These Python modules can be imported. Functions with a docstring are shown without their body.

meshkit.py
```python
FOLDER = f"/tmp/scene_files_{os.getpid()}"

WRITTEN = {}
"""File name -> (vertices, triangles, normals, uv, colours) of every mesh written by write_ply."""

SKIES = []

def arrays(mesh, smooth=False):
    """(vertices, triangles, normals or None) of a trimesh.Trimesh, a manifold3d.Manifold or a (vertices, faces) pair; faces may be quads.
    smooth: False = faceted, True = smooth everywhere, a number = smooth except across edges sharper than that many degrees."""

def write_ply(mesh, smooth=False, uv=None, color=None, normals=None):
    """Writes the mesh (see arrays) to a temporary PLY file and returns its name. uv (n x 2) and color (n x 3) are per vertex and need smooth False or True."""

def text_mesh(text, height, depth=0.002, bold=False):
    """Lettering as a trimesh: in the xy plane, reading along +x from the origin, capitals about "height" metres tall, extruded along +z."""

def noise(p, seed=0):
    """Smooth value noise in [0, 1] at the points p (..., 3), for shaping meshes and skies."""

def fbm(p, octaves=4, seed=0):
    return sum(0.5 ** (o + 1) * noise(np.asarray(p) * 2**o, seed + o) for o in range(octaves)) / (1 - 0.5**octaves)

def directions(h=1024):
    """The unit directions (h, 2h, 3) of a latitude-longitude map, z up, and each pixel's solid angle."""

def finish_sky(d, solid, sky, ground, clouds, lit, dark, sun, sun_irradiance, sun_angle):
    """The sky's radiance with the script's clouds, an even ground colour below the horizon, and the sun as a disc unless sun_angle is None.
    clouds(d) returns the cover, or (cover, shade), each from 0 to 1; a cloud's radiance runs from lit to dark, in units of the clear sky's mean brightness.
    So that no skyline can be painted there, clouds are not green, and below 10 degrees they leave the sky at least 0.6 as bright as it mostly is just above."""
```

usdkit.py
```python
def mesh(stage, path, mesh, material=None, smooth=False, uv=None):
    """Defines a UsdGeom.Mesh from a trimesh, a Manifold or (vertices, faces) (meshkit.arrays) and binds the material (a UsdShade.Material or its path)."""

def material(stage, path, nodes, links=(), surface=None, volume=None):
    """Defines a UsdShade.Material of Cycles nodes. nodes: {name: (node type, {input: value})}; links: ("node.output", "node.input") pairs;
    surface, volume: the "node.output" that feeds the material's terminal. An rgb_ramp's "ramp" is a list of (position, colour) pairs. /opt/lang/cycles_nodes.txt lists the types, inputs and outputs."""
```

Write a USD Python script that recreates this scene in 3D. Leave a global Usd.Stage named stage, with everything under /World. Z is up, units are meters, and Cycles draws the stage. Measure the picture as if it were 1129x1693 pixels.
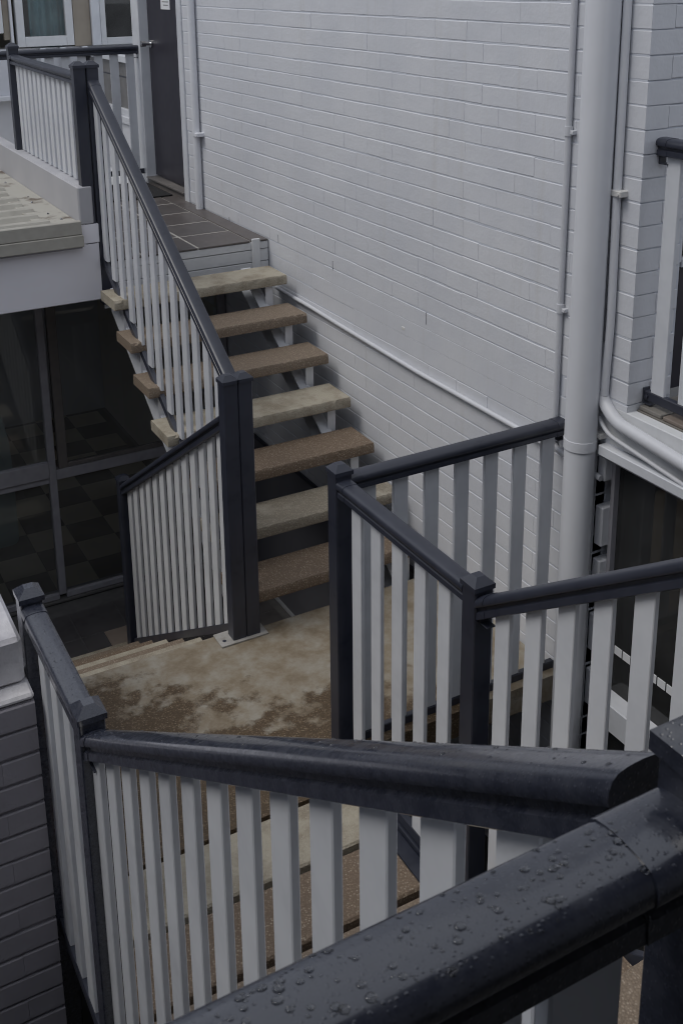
import math, random
import numpy as np, trimesh, usdkit, meshkit
from pxr import Usd, UsdGeom, UsdLux, UsdShade, Gf, Sdf

stage = Usd.Stage.CreateInMemory()
UsdGeom.SetStageUpAxis(stage, UsdGeom.Tokens.z)
UsdGeom.SetStageMetersPerUnit(stage, 1.0)
UsdGeom.Xform.Define(stage, '/World')
UsdGeom.Scope.Define(stage, '/World/Looks')
rng = np.random.default_rng(7)

# ------------------------------------------------------------------ camera, sky, sun, exposure
F_PX, PX, PY = 1798.27, 530.27, 456.356          # solved from the photograph (1129 x 1693)
AZ, PITCH, ROLL = 0.4868, 0.2729, -0.0155
EYE = np.array([-2.7772, -2.8131, 1.6691])
fw = np.array([math.sin(AZ) * math.cos(PITCH), math.cos(AZ) * math.cos(PITCH), -math.sin(PITCH)])
rt = np.array([math.cos(AZ), -math.sin(AZ), 0.0]); up = np.cross(rt, fw)
right = math.cos(ROLL) * rt + math.sin(ROLL) * up
upv = -math.sin(ROLL) * rt + math.cos(ROLL) * up
cam = UsdGeom.Camera.Define(stage, '/World/camera')
HAP = 36.0
FOC = HAP * F_PX / 1129.0
cam.CreateHorizontalApertureAttr(HAP)
cam.CreateVerticalApertureAttr(HAP * 1693 / 1129)
cam.CreateFocalLengthAttr(FOC)
cam.CreateHorizontalApertureOffsetAttr((564.5 - PX) / 1129 * HAP)
cam.CreateVerticalApertureOffsetAttr(-(846.5 - PY) / 1129 * HAP)
cam.CreateClippingRangeAttr(Gf.Vec2f(0.05, 500))
cam.CreateFocusDistanceAttr(4.6)
cam.CreateFStopAttr(FOC / 1.5)
cam.CreateExposureAttr(-0.24)
M4 = Gf.Matrix4d(1)
for i, r_ in enumerate((right, upv, -fw, EYE)):
    M4.SetRow(i, Gf.Vec4d(float(r_[0]), float(r_[1]), float(r_[2]), 1.0 if i == 3 else 0.0))
cam.AddTransformOp().Set(M4)

SUN = np.array([-0.62, 0.10, 1.0]); SUN /= np.linalg.norm(SUN)
elev, rot = math.asin(SUN[2]), math.atan2(SUN[0], SUN[1])
usdkit.material(stage, '/World/Looks/sky_overcast', {
    'sky': ('sky_texture', {'sky_type': 'single_scattering', 'sun_disc': False, 'sun_elevation': elev, 'sun_rotation': rot}),
    'tc': ('texture_coordinate', {}),
    'n': ('noise_texture', {'scale': 2.2, 'detail': 5.0, 'roughness': 0.55}),
    'fac': ('map_range', {'from_min': 0.3, 'from_max': 0.62, 'to_min': 0.62, 'to_max': 0.95, 'clamp': True}),
    'mix': ('mix_color', {'b': (6.95, 7.3, 8.05), 'use_clamp': False}),
    'bg': ('background_shader', {'strength': 0.13})},
    [('tc.generated', 'n.vector'), ('n.fac', 'fac.value'), ('fac.result', 'mix.fac'), ('sky.color', 'mix.a'), ('mix.result', 'bg.color')],
    surface='bg.background')
dome = UsdLux.DomeLight.Define(stage, '/World/sky')
UsdShade.MaterialBindingAPI.Apply(dome.GetPrim()).Bind(UsdShade.Material.Get(stage, '/World/Looks/sky_overcast'))
sun = UsdLux.DistantLight.Define(stage, '/World/sun')
sun.CreateIntensityAttr(0.40); sun.CreateAngleAttr(25.0); sun.CreateColorAttr(Gf.Vec3f(1, 0.97, 0.93))
sun.GetPrim().CreateAttribute('inputs:normalize', Sdf.ValueTypeNames.Bool).Set(True)
sz = Gf.Vec3d(*map(float, SUN)); q_ = Gf.Rotation(Gf.Vec3d(0, 0, 1), sz)
sun.AddTransformOp().Set(Gf.Matrix4d().SetRotate(q_))


def project(x, y, z):
    d = np.array([x, y, z]) - EYE
    a, b, c = d @ right, d @ upv, d @ fw
    return (PX + F_PX * a / c, PY - F_PX * b / c, c) if c > 0.05 else (-9999, -9999, c)


# ------------------------------------------------------------------ materials
def mat(name, nodes, links, surface='p.BSDF', volume=None):
    return usdkit.material(stage, '/World/Looks/' + name, nodes, links, surface=surface, volume=volume)


def plain(name, c1, c2, rough=0.5, nscale=6.0, bump=0.0, bscale=80.0, bdist=0.002, spec=0.5, metallic=0.0, rr=0.08, lo=0.35, hi=0.68, detail=5.0):
    nodes = {'g': ('geometry', {}),
             'n': ('noise_texture', {'scale': nscale, 'detail': detail, 'roughness': 0.6}),
             'r': ('rgb_ramp', {'ramp': [(lo, c1), (hi, c2)]}),
             'rm': ('map_range', {'from_min': 0.3, 'from_max': 0.7, 'to_min': max(0.02, rough - rr), 'to_max': rough + rr}),
             'p': ('principled_bsdf', {'specular_ior_level': spec, 'metallic': metallic})}
    links = [('g.position', 'n.vector'), ('n.fac', 'r.fac'), ('r.color', 'p.base_color'), ('n.fac', 'rm.value'), ('rm.result', 'p.roughness')]
    if bump:
        nodes['b'] = ('noise_texture', {'scale': bscale, 'detail': 4.0, 'roughness': 0.6})
        nodes['bp'] = ('bump', {'strength': bump, 'distance': bdist})
        links += [('g.position', 'b.vector'), ('b.fac', 'bp.height'), ('bp.normal', 'p.normal')]
    return mat(name, nodes, links)


def wallpaint(name, c1, c2, c3):
    return mat(name, {
        'g': ('geometry', {}), 'mp': ('mapping', {'scale': (9.0, 9.0, .55)}),
        'n': ('noise_texture', {'scale': 1.6, 'detail': 6.0, 'roughness': .62}), 'r': ('rgb_ramp', {'ramp': [(.34, c1), (.66, c2)]}),
        's': ('noise_texture', {'scale': 1.0, 'detail': 5.0, 'roughness': .7}), 'sm': ('map_range', {'from_min': .56, 'from_max': .78, 'to_min': 0.0, 'to_max': .55, 'clamp': True}),
        'm': ('mix_color', {'b': c3}),
        'b1': ('noise_texture', {'scale': 70.0, 'detail': 4.0}), 'b2': ('noise_texture', {'scale': 13.0, 'detail': 3.0}),
        'h': ('math', {'math_type': 'multiply_add', 'value2': 2.2}), 'bp': ('bump', {'strength': .26, 'distance': .0032}),
        'p': ('principled_bsdf', {'roughness': .52})},
        [('g.position', 'n.vector'), ('g.position', 'mp.vector'), ('mp.vector', 's.vector'), ('n.fac', 'r.fac'), ('s.fac', 'sm.value'), ('sm.result', 'm.fac'),
         ('r.color', 'm.a'), ('m.result', 'p.base_color'), ('g.position', 'b1.vector'), ('g.position', 'b2.vector'), ('b2.fac', 'h.value1'), ('b1.fac', 'h.value3'),
         ('h.value', 'bp.height'), ('bp.normal', 'p.normal')])


PAINT = wallpaint('painted_brick', (.585, .598, .632), (.65, .658, .68), (.54, .53, .51))
PAINT2 = wallpaint('painted_brick_pale', (.592, .604, .636), (.655, .662, .682), (.55, .54, .52))
MORTAR = plain('painted_mortar', (.53, .555, .61), (.60, .625, .67), .6, 9, .5, 70, .003)
BEAMP = plain('beam_paint', (.80, .79, .83), (.84, .83, .87), .5, 1.5, .12, 20, .003)
RENDER = plain('painted_render', (.60, .61, .64), (.64, .65, .68), .45, 1.5, .12, 20, .003)
LEFTWALL = plain('painted_wall_purple_grey', (.275, .262, .29), (.335, .32, .35), .55, 3, .5, 45, .003)  # pier paint, a darker purple-grey than the long wall
LEFTCAP = plain('painted_coping_weathered', (.44, .43, .455), (.62, .61, .625), .6, 9, .9, 28, .006)
UPST = plain('upstand_paint', (.40, .40, .42), (.46, .455, .47), .55, 4, .2, 40, .003)
PIPE = plain('pipe_paint', (.66, .67, .70), (.70, .71, .735), .38, 3)
PIPE2 = plain('thin_conduit_paint', (.55, .558, .585), (.59, .60, .625), .5, 5)
PIPEOLD = plain('pipe_paint_old', (.58, .57, .55), (.66, .655, .63), .45, 14)
WHITE = plain('white_powdercoat', (.57, .585, .615), (.66, .675, .70), .36, 4)
WHITEDULL = plain('white_paint_dull', (.57, .58, .59), (.64, .65, .66), .5, 8, .2, 60, .002)
CREAM = plain('cream_roof_metal', (.34, .325, .285), (.41, .395, .35), .5, 10)
CREAMDIRT = plain('cream_roof_dirty', (.13, .10, .075), (.40, .385, .34), .6, 7, lo=.33, hi=.47)
ALU = plain('grey_aluminium', (.29, .285, .31), (.35, .345, .37), .4, 12, metallic=.0)
ALUDARK = plain('bronze_aluminium', (.13, .12, .115), (.17, .155, .145), .45, 12)
DOORP = plain('dark_door_paint', (.019, .017, .025), (.027, .025, .034), .42, 4)
DARKROOM = plain('dim_room_plaster', (.34, .31, .27), (.42, .385, .34), .8, 1.3)
SLATE = plain('slate_floor_tile', (.065, .057, .055), (.11, .098, .092), .42, 5, .25, 40, .002)
SLATE2 = plain('slate_floor_tile_b', (.078, .067, .063), (.12, .106, .099), .42, 6, .25, 40, .002)
GROUT = plain('tile_grout', (.33, .31, .28), (.44, .42, .38), .8, 20)
DTILE = plain('dark_floor_tile', (.075, .070, .070), (.105, .098, .098), .38, 5, .15, 30, .002)
DGROUT = plain('dark_grout', (.10, .098, .095), (.14, .135, .13), .8, 20)
LTILE = plain('buff_floor_tile', (.27, .215, .175), (.33, .27, .22), .45, 8)
ITILE = plain('buff_vinyl_tile', (.60, .54, .42), (.68, .61, .48), .4, 6)
IDARK = plain('brown_vinyl_tile', (.19, .165, .135), (.24, .21, .175), .4, 6)
MATT = plain('door_mat_fibre', (.012, .012, .013), (.022, .021, .022), .95, 90, .8, 200, .004)
CHROME = plain('polished_steel', (.6, .6, .6), (.7, .7, .7), .18, 8, metallic=1.0, rr=.05)
PAPER = plain('white_label', (.74, .75, .76), (.78, .78, .79), .5, 8)
INK = plain('grey_print', (.25, .25, .25), (.3, .3, .3), .6, 8)
TEAL = plain('teal_curtain', (.15, .30, .33), (.24, .42, .45), .85, 6)
GREENBOARD = plain('pale_green_board', (.30, .36, .36), (.37, .43, .42), .5, 5)
BROWN = plain('tan_panel', (.27, .235, .19), (.33, .29, .235), .6, 4)
TAPE = plain('white_glass_tape', (.70, .71, .72), (.75, .76, .77), .5, 9)
ASPHALT = plain('yard_ground', (.035, .035, .036), (.06, .058, .055), .8, 4, .4, 60, .004)
PAVER = plain('brown_paver', (.13, .105, .085), (.20, .165, .14), .6, 9, .4, 70, .003)
PAVERRED = plain('red_paver', (.20, .085, .06), (.25, .12, .085), .6, 9, .4, 70, .003)
PAVERGREY = plain('grey_paver', (.15, .14, .125), (.22, .205, .185), .6, 9, .4, 70, .003)
OUTER = plain('building_paint', (.20, .20, .21), (.25, .25, .26), .6, 1)
STEELBASE = plain('weathered_base_plate', (.25, .235, .21), (.36, .345, .32), .55, 25, lo=.3, hi=.6)

CHAR = mat('charcoal_powdercoat', {
    'g': ('geometry', {}), 'n': ('noise_texture', {'scale': 9.0, 'detail': 6.0, 'roughness': .65}),
    'r': ('rgb_ramp', {'ramp': [(.35, (.0165, .019, .030)), (.68, (.026, .029, .043))]}),
    'rm': ('map_range', {'from_min': .3, 'from_max': .7, 'to_min': .32, 'to_max': .48}),
    'b': ('noise_texture', {'scale': 160.0, 'detail': 2.0}), 'bp': ('bump', {'strength': .08, 'distance': .001}),
    'p': ('principled_bsdf', {'specular_ior_level': .6, 'coat_weight': .12, 'coat_roughness': .25})},
    [('g.position', 'n.vector'), ('n.fac', 'r.fac'), ('r.color', 'p.base_color'), ('n.fac', 'rm.value'), ('rm.result', 'p.roughness'), ('g.position', 'b.vector'), ('b.fac', 'bp.height'), ('bp.normal', 'p.normal')])
# the charcoal rails in the open are wet: fine beads and a glossy film
CHARWET = mat('charcoal_wet', {
    'g': ('geometry', {}),
    'n': ('noise_texture', {'scale': 34.0, 'detail': 5.0, 'roughness': 0.65}),
    'r': ('rgb_ramp', {'ramp': [(.35, (.015, .0172, .027)), (.7, (.028, .031, .044))]}),
    'rm': ('map_range', {'from_min': .35, 'from_max': .65, 'to_min': .16, 'to_max': .42, 'clamp': True}),
    'v': ('voronoi_texture', {'scale': 210.0, 'randomness': 1.0}),
    'vr': ('map_range', {'from_min': .0, 'from_max': .32, 'to_min': 1.0, 'to_max': 0.0, 'clamp': True}),
    'bp': ('bump', {'strength': .45, 'distance': .0012}),
    'p': ('principled_bsdf', {'specular_ior_level': .65, 'coat_weight': .65, 'coat_roughness': .10})},
    [('g.position', 'n.vector'), ('n.fac', 'r.fac'), ('r.color', 'p.base_color'), ('n.fac', 'rm.value'), ('rm.result', 'p.roughness'),
     ('g.position', 'v.vector'), ('v.distance', 'vr.value'), ('vr.result', 'bp.height'), ('bp.normal', 'p.normal')])


def aggregate(name, base1, base2, stone1, stone2, amount, scale=150.0, smooth=(.55, .56, .52), edge=0.0):
    """Exposed-aggregate concrete: pebbles in a matrix, worn through a smooth cement skin."""
    lo = .62 - amount * .5
    return mat(name, {
        'g': ('geometry', {}),
        'v': ('voronoi_texture', {'scale': scale * .9, 'randomness': 1.0}),
        'vs': ('separate_color', {}),
        'st': ('rgb_ramp', {'ramp': [(0, tuple(c * .72 for c in stone1)), (.40, base1), (.72, stone1), (.9, stone2), (1, tuple(min(1, c * 1.18) for c in stone2))]}),
        'd': ('map_range', {'from_min': .15, 'from_max': .55, 'to_min': 0.0, 'to_max': .9, 'clamp': True}),
        'm1': ('mix_color', {'b': base2}),
        'n': ('noise_texture', {'scale': 7.0, 'detail': 7.0, 'roughness': .66}),
        'nm': ('map_range', {'from_min': lo - .10, 'from_max': lo + .10, 'to_min': 1.0, 'to_max': 0.0, 'clamp': True}),
        'm2': ('mix_color', {'b': smooth}),
        'n2': ('noise_texture', {'scale': 120.0, 'detail': 3.0}),
        'h': ('math', {'math_type': 'multiply_add', 'value2': 1.0}),
        'bp': ('bump', {'strength': .6, 'distance': .003}),
        'p': ('principled_bsdf', {'roughness': .72})},
        [('g.position', 'v.vector'), ('v.color', 'vs.color'), ('vs.r', 'st.fac'), ('v.distance', 'd.value'), ('d.result', 'm1.fac'), ('st.color', 'm1.a'),
         ('g.position', 'n.vector'), ('n.fac', 'nm.value'), ('nm.result', 'm2.fac'), ('m1.result', 'm2.a'), ('m2.result', 'p.base_color'),
         ('g.position', 'n2.vector'), ('v.distance', 'h.value1'), ('n2.fac', 'h.value3'), ('h.value', 'bp.height'), ('bp.normal', 'p.normal')])


AGG_BROWN = aggregate('aggregate_brown', (0.200, 0.146, 0.101), (0.136, 0.096, 0.065), (0.288, 0.216, 0.151), (0.336, 0.277, 0.209), 1.0)
AGG_MID = aggregate('aggregate_mid', (0.232, 0.177, 0.126), (0.172, 0.131, 0.094), (0.296, 0.231, 0.173), (0.336, 0.277, 0.216), .75, smooth=(0.320, 0.277, 0.216))
AGG_PALE = aggregate('aggregate_pale', (0.288, 0.250, 0.187), (0.232, 0.196, 0.144), (0.336, 0.293, 0.223), (0.368, 0.323, 0.259), .18, smooth=(0.376, 0.339, 0.266))
AGG_GREY = aggregate('aggregate_grey', (0.264, 0.231, 0.180), (0.200, 0.173, 0.130), (0.320, 0.277, 0.216), (0.352, 0.316, 0.259), .45, smooth=(0.352, 0.320, 0.259))

# landing concrete: grey cement skin worn through to brown pebbles in large patches
LANDING = mat('landing_concrete', {
    'g': ('geometry', {}), 'xyz': ('separate_xyz', {}),
    'n': ('noise_texture', {'scale': 3.4, 'detail': 9.0, 'roughness': .64, 'distortion': .08}),
    'ax': ('math', {'math_type': 'multiply_add', 'value2': -.27, 'value3': -.43}),
    'ay': ('math', {'math_type': 'multiply_add', 'value2': -.40, 'value3': .232}),
    's1': ('math', {'math_type': 'add'}), 's2': ('math', {'math_type': 'add'}),
    'k': ('map_range', {'from_min': .297, 'from_max': .362, 'clamp': True}),
    'v': ('voronoi_texture', {'scale': 190.0, 'randomness': 1.0}), 'vs': ('separate_color', {}),
    'st': ('rgb_ramp', {'ramp': [(0, (.080, .050, .024)), (.5, (.058, .037, .018)), (.85, (.112, .074, .038)), (1, (.20, .15, .098))]}),
    'n2': ('noise_texture', {'scale': 9.0, 'detail': 6.0, 'roughness': .7}),
    'cm': ('rgb_ramp', {'ramp': [(.3, (.15, .112, .07)), (.46, (.215, .175, .122)), (.64, (.285, .26, .212))]}),
    'm': ('mix_color', {}),
    'bp': ('bump', {'strength': .5, 'distance': .003}), 'h': ('math', {'math_type': 'multiply'}),
    'p': ('principled_bsdf', {'roughness': .6})},
    [('g.position', 'xyz.vector'), ('g.position', 'n.vector'), ('xyz.x', 'ax.value1'), ('xyz.y', 'ay.value1'),
     ('ax.value', 's1.value1'), ('ay.value', 's1.value2'), ('s1.value', 's2.value1'), ('n.fac', 's2.value2'), ('s2.value', 'k.value'),
     ('g.position', 'v.vector'), ('v.color', 'vs.color'), ('vs.r', 'st.fac'), ('g.position', 'n2.vector'), ('n2.fac', 'cm.fac'),
     ('k.result', 'm.fac'), ('cm.color', 'm.a'), ('st.color', 'm.b'), ('m.result', 'p.base_color'),
     ('v.distance', 'h.value1'), ('k.result', 'h.value2'), ('h.value', 'bp.height'), ('bp.normal', 'p.normal')])

PANE = mat('window_glass', {
    'f': ('fresnel', {'IOR': 1.45}), 't': ('transparent_bsdf', {'color': (.93, .95, .95)}), 'gl': ('glossy_bsdf', {'roughness': .01, 'color': (.9, .9, .9)}),
    'm': ('mix_closure', {}), 'dd': ('diffuse_bsdf', {'color': (.42, .42, .41)}), 'dn': ('noise_texture', {'scale': 2.5, 'detail': 4.0}), 'g': ('geometry', {}),
    'df': ('map_range', {'from_min': .3, 'from_max': .7, 'to_min': .025, 'to_max': .075}), 'm2': ('mix_closure', {})}, [('g.position', 'dn.vector'), ('dn.fac', 'df.value'), ('df.result', 'm2.fac'), ('m.closure', 'm2.closure1'), ('dd.BSDF', 'm2.closure2'), ('f.fac', 'm.fac'), ('t.BSDF', 'm.closure1'), ('gl.BSDF', 'm.closure2')], surface='m2.closure')
TINT = mat('tinted_glass', {
    'f': ('fresnel', {'IOR': 1.5}), 't': ('transparent_bsdf', {'color': (.30, .32, .33)}), 'gl': ('glossy_bsdf', {'roughness': .015, 'color': (.9, .9, .9)}),
    'm': ('mix_closure', {}), 'dd': ('diffuse_bsdf', {'color': (.42, .42, .41)}), 'dn': ('noise_texture', {'scale': 2.5, 'detail': 4.0}), 'g': ('geometry', {}),
    'df': ('map_range', {'from_min': .3, 'from_max': .7, 'to_min': .025, 'to_max': .075}), 'm2': ('mix_closure', {})}, [('g.position', 'dn.vector'), ('dn.fac', 'df.value'), ('df.result', 'm2.fac'), ('m.closure', 'm2.closure1'), ('dd.BSDF', 'm2.closure2'), ('f.fac', 'm.fac'), ('t.BSDF', 'm.closure1'), ('gl.BSDF', 'm.closure2')], surface='m2.closure')
WATER = mat('rain_water', {'p': ('principled_bsdf', {'base_color': (1, 1, 1), 'roughness': .02, 'ior': 1.33, 'transmission_weight': 1.0})}, [])

# ------------------------------------------------------------------ prims
used = {}


def fresh(parent, name):
    k = parent + '/' + name
    n = used.get(k, 0); used[k] = n + 1
    return k if n == 0 else f'{k}_{n:03d}'


def tag(prim, label=None, cat=None, group=None, kind=None):
    for k, v in (('label', label), ('category', cat), ('group', group), ('kind', kind)):
        if v:
            prim.SetCustomDataByKey(k, v)
    return prim


def thing(name, label=None, cat=None, group=None, kind=None, at=(0, 0, 0)):
    x = UsdGeom.Xform.Define(stage, fresh('/World', name))
    x.AddTranslateOp().Set(Gf.Vec3d(*map(float, at)))
    T = x.GetPrim(); tag(T, label, cat, group, kind)
    BASE[str(T.GetPath())] = np.array(at, float)
    return T


BASE = {}


def base_of(path):
    return BASE.get('/'.join(path.split('/')[:3]), np.zeros(3))


def part(parent, name, mesh, m, smooth=False, kind=None, label=None):
    """A mesh given in world coordinates becomes a child of its thing (or of a part)."""
    pp = str(parent.GetPath()) if parent is not None else '/World'
    v, f = mesh
    p = usdkit.mesh(stage, fresh(pp, name), (np.asarray(v) - base_of(pp), f), m, smooth=smooth).GetPrim()
    tag(p, label, kind=kind)
    return p


# geometry: everything is (vertices, faces)
def hull_template():
    s = np.array([[x, y, z] for x in (-1, 1) for y in (-1, 1) for z in (-1, 1)], float)
    corners, axes = np.repeat(s, 3, 0), np.tile(np.eye(3), (8, 1))
    V = corners * (1 - .2 * (1 - axes))
    h = trimesh.Trimesh(V, trimesh.convex.convex_hull(V).faces, process=False)
    h = trimesh.convex.convex_hull(V)
    order = [int(np.argmin(np.linalg.norm(V - v, axis=1))) for v in h.vertices]
    return corners, axes, np.array(order)[h.faces]


TC, TA, TF = hull_template()


def box(x0, x1, y0, y1, z0, z1, b=0.0):
    lo, hi = np.minimum([x0, y0, z0], [x1, y1, z1]), np.maximum([x0, y0, z0], [x1, y1, z1])
    c, hsz = (lo + hi) / 2, (hi - lo) / 2
    if np.max(b) <= 0:
        s = np.array([[x, y, z] for x in (-1, 1) for y in (-1, 1) for z in (-1, 1)], float)
        f = np.array([[0, 1, 3], [0, 3, 2], [4, 6, 7], [4, 7, 5], [0, 4, 5], [0, 5, 1], [2, 3, 7], [2, 7, 6], [0, 2, 6], [0, 6, 4], [1, 5, 7], [1, 7, 3]])
        return c + s * hsz, f
    b = np.minimum(b, .9 * hsz)
    return c + TC * hsz - TC * (1 - TA) * b, TF


def join(parts):
    vs, fs, n = [], [], 0
    for v, f in parts:
        vs.append(v); fs.append(np.asarray(f) + n); n += len(v)
    return np.vstack(vs), np.vstack(fs)


def cyl(p0, p1, r, n=20, r1=None):
    p0, p1 = np.array(p0, float), np.array(p1, float)
    d = p1 - p0; d /= np.linalg.norm(d)
    a = np.cross(d, [0, 0, 1.0] if abs(d[2]) < .9 else [1.0, 0, 0]); a /= np.linalg.norm(a); b = np.cross(d, a)
    t = np.linspace(0, 2 * math.pi, n, endpoint=False)
    ring = np.outer(np.cos(t), a) + np.outer(np.sin(t), b)
    V = np.vstack([p0 + ring * r, p1 + ring * (r if r1 is None else r1), [p0], [p1]])
    F = []
    for i in range(n):
        j = (i + 1) % n
        F += [[i, j, n + j], [i, n + j, n + i], [2 * n, j, i], [2 * n + 1, n + i, n + j]]
    return V, np.array(F)


def tube(path, r, n=16):
    path = [np.array(p, float) for p in path]
    m = len(path); V = []
    ref = np.array([.13, .21, .97])
    for i, p in enumerate(path):
        d = path[min(i + 1, m - 1)] - path[max(i - 1, 0)]; d /= np.linalg.norm(d)
        a = np.cross(d, ref); a /= np.linalg.norm(a); b = np.cross(d, a)
        t = np.linspace(0, 2 * math.pi, n, endpoint=False)
        V.append(p + r * (np.outer(np.cos(t), a) + np.outer(np.sin(t), b)))
    V = np.vstack(V + [[path[0]], [path[-1]]]); F = []
    for i in range(m - 1):
        for k in range(n):
            j = (k + 1) % n
            F += [[i * n + k, i * n + j, (i + 1) * n + j], [i * n + k, (i + 1) * n + j, (i + 1) * n + k]]
    for k in range(n):
        j = (k + 1) % n
        F += [[m * n, j, k], [m * n + 1, (m - 1) * n + k, (m - 1) * n + j]]
    return V, np.array(F)


def arc_path(pts, rad, n=6):
    """Polyline with rounded corners."""
    pts = [np.array(p, float) for p in pts]; out = [pts[0]]
    for i in range(1, len(pts) - 1):
        a, b, c = pts[i - 1], pts[i], pts[i + 1]
        u, w = (a - b) / np.linalg.norm(a - b), (c - b) / np.linalg.norm(c - b)
        for t in np.linspace(0, 1, n):
            out.append((1 - t) ** 2 * (b + u * rad) + 2 * t * (1 - t) * b + t * t * (b + w * rad))
    return out + [pts[-1]]


def sweep(profile, p0, p1, scale_z=1.0):
    """Profile (u sideways, v up) carried from p0 to p1, ends cut plumb."""
    p0, p1 = np.array(p0, float), np.array(p1, float)
    d = p1 - p0; h = np.array([d[0], d[1], 0]) / math.hypot(d[0], d[1]); s = np.array([-h[1], h[0], 0.0])
    cz = 1 / math.cos(math.atan2(d[2], math.hypot(d[0], d[1])))
    pr = np.asarray(profile, float); n = len(pr)
    off = np.outer(pr[:, 0], s) + np.outer(pr[:, 1] * cz * scale_z, [0, 0, 1.0])
    V = np.vstack([p0 + off, p1 + off]); F = []
    for i in range(n):
        j = (i + 1) % n
        F += [[i, j, n + j], [i, n + j, n + i]]
    from shapely.geometry import Polygon
    tri = trimesh.creation.triangulate_polygon(Polygon(pr), engine='earcut') if True else None
    tv, tf = tri
    idx = [int(np.argmin(np.linalg.norm(pr - v, axis=1))) for v in tv]
    tf = np.array(idx)[tf]
    F += [list(t[::-1]) for t in tf] + [list(n + t) for t in tf]
    m = trimesh.Trimesh(V, np.array(F), process=False)
    trimesh.repair.fix_normals(m)
    return np.array(m.vertices), np.array(m.faces)


RAIL = [(-.0335, -.022), (-.0332, -.0145), (-.0305, -.0078), (-.0250, -.0034), (-.0150, -.0010), (0, 0), (.0150, -.0010), (.0250, -.0034), (.0305, -.0078), (.0332, -.0145), (.0335, -.022),
        (.0315, -.0265), (.0215, -.0295), (.0205, -.039), (.0265, -.043), (.0275, -.060), (.0240, -.0625),
        (-.0240, -.0625), (-.0275, -.060), (-.0265, -.043), (-.0205, -.039), (-.0215, -.0295), (-.0315, -.0265)]
SLEEVE = [(u * 1.05, v * 1.03 + .0012) for u, v in RAIL]
FLAT = [(-.0125, 0), (-.0105, .002), (.0105, .002), (.0125, 0), (.0125, -.036), (.0105, -.038), (-.0105, -.038), (-.0125, -.036)]


def rail_top(u):
    pts = RAIL[:11]
    return float(np.interp(u, [p[0] for p in pts], [p[1] for p in pts]))


def droplets(p0, p1, count, rmin, rmax, seed, lift=0.0):
    g = np.random.default_rng(seed); p0, p1 = np.array(p0, float), np.array(p1, float)
    d = p1 - p0; h = np.array([d[0], d[1], 0]) / math.hypot(d[0], d[1]); s = np.array([-h[1], h[0], 0.0])
    cz = 1 / math.cos(math.atan2(d[2], math.hypot(d[0], d[1])))
    ico = trimesh.creation.icosphere(2 if rmax > .003 else 1, 1.0); out = []
    for _ in range(count):
        t, u = g.random(), g.uniform(-.027, .027)
        r = rmin + (rmax - rmin) * g.random() ** 3
        sl = (rail_top(u + .002) - rail_top(u - .002)) / .004
        nrm = np.array([0, 0, 1.0]) - s * sl - h * (d[2] / math.hypot(d[0], d[1])); nrm /= np.linalg.norm(nrm)
        a = np.cross(nrm, [.3, .9, .1]); a /= np.linalg.norm(a); b = np.cross(nrm, a)
        c = p0 + d * t + s * u + np.array([0, 0, rail_top(u) * cz])
        ex = 1 + .35 * g.random()
        V = c + np.outer(ico.vertices[:, 0] * r * ex, a) + np.outer(ico.vertices[:, 1] * r, b) + np.outer(ico.vertices[:, 2] * r * .55, nrm)
        out.append((V, ico.faces))
    return join(out)


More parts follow.
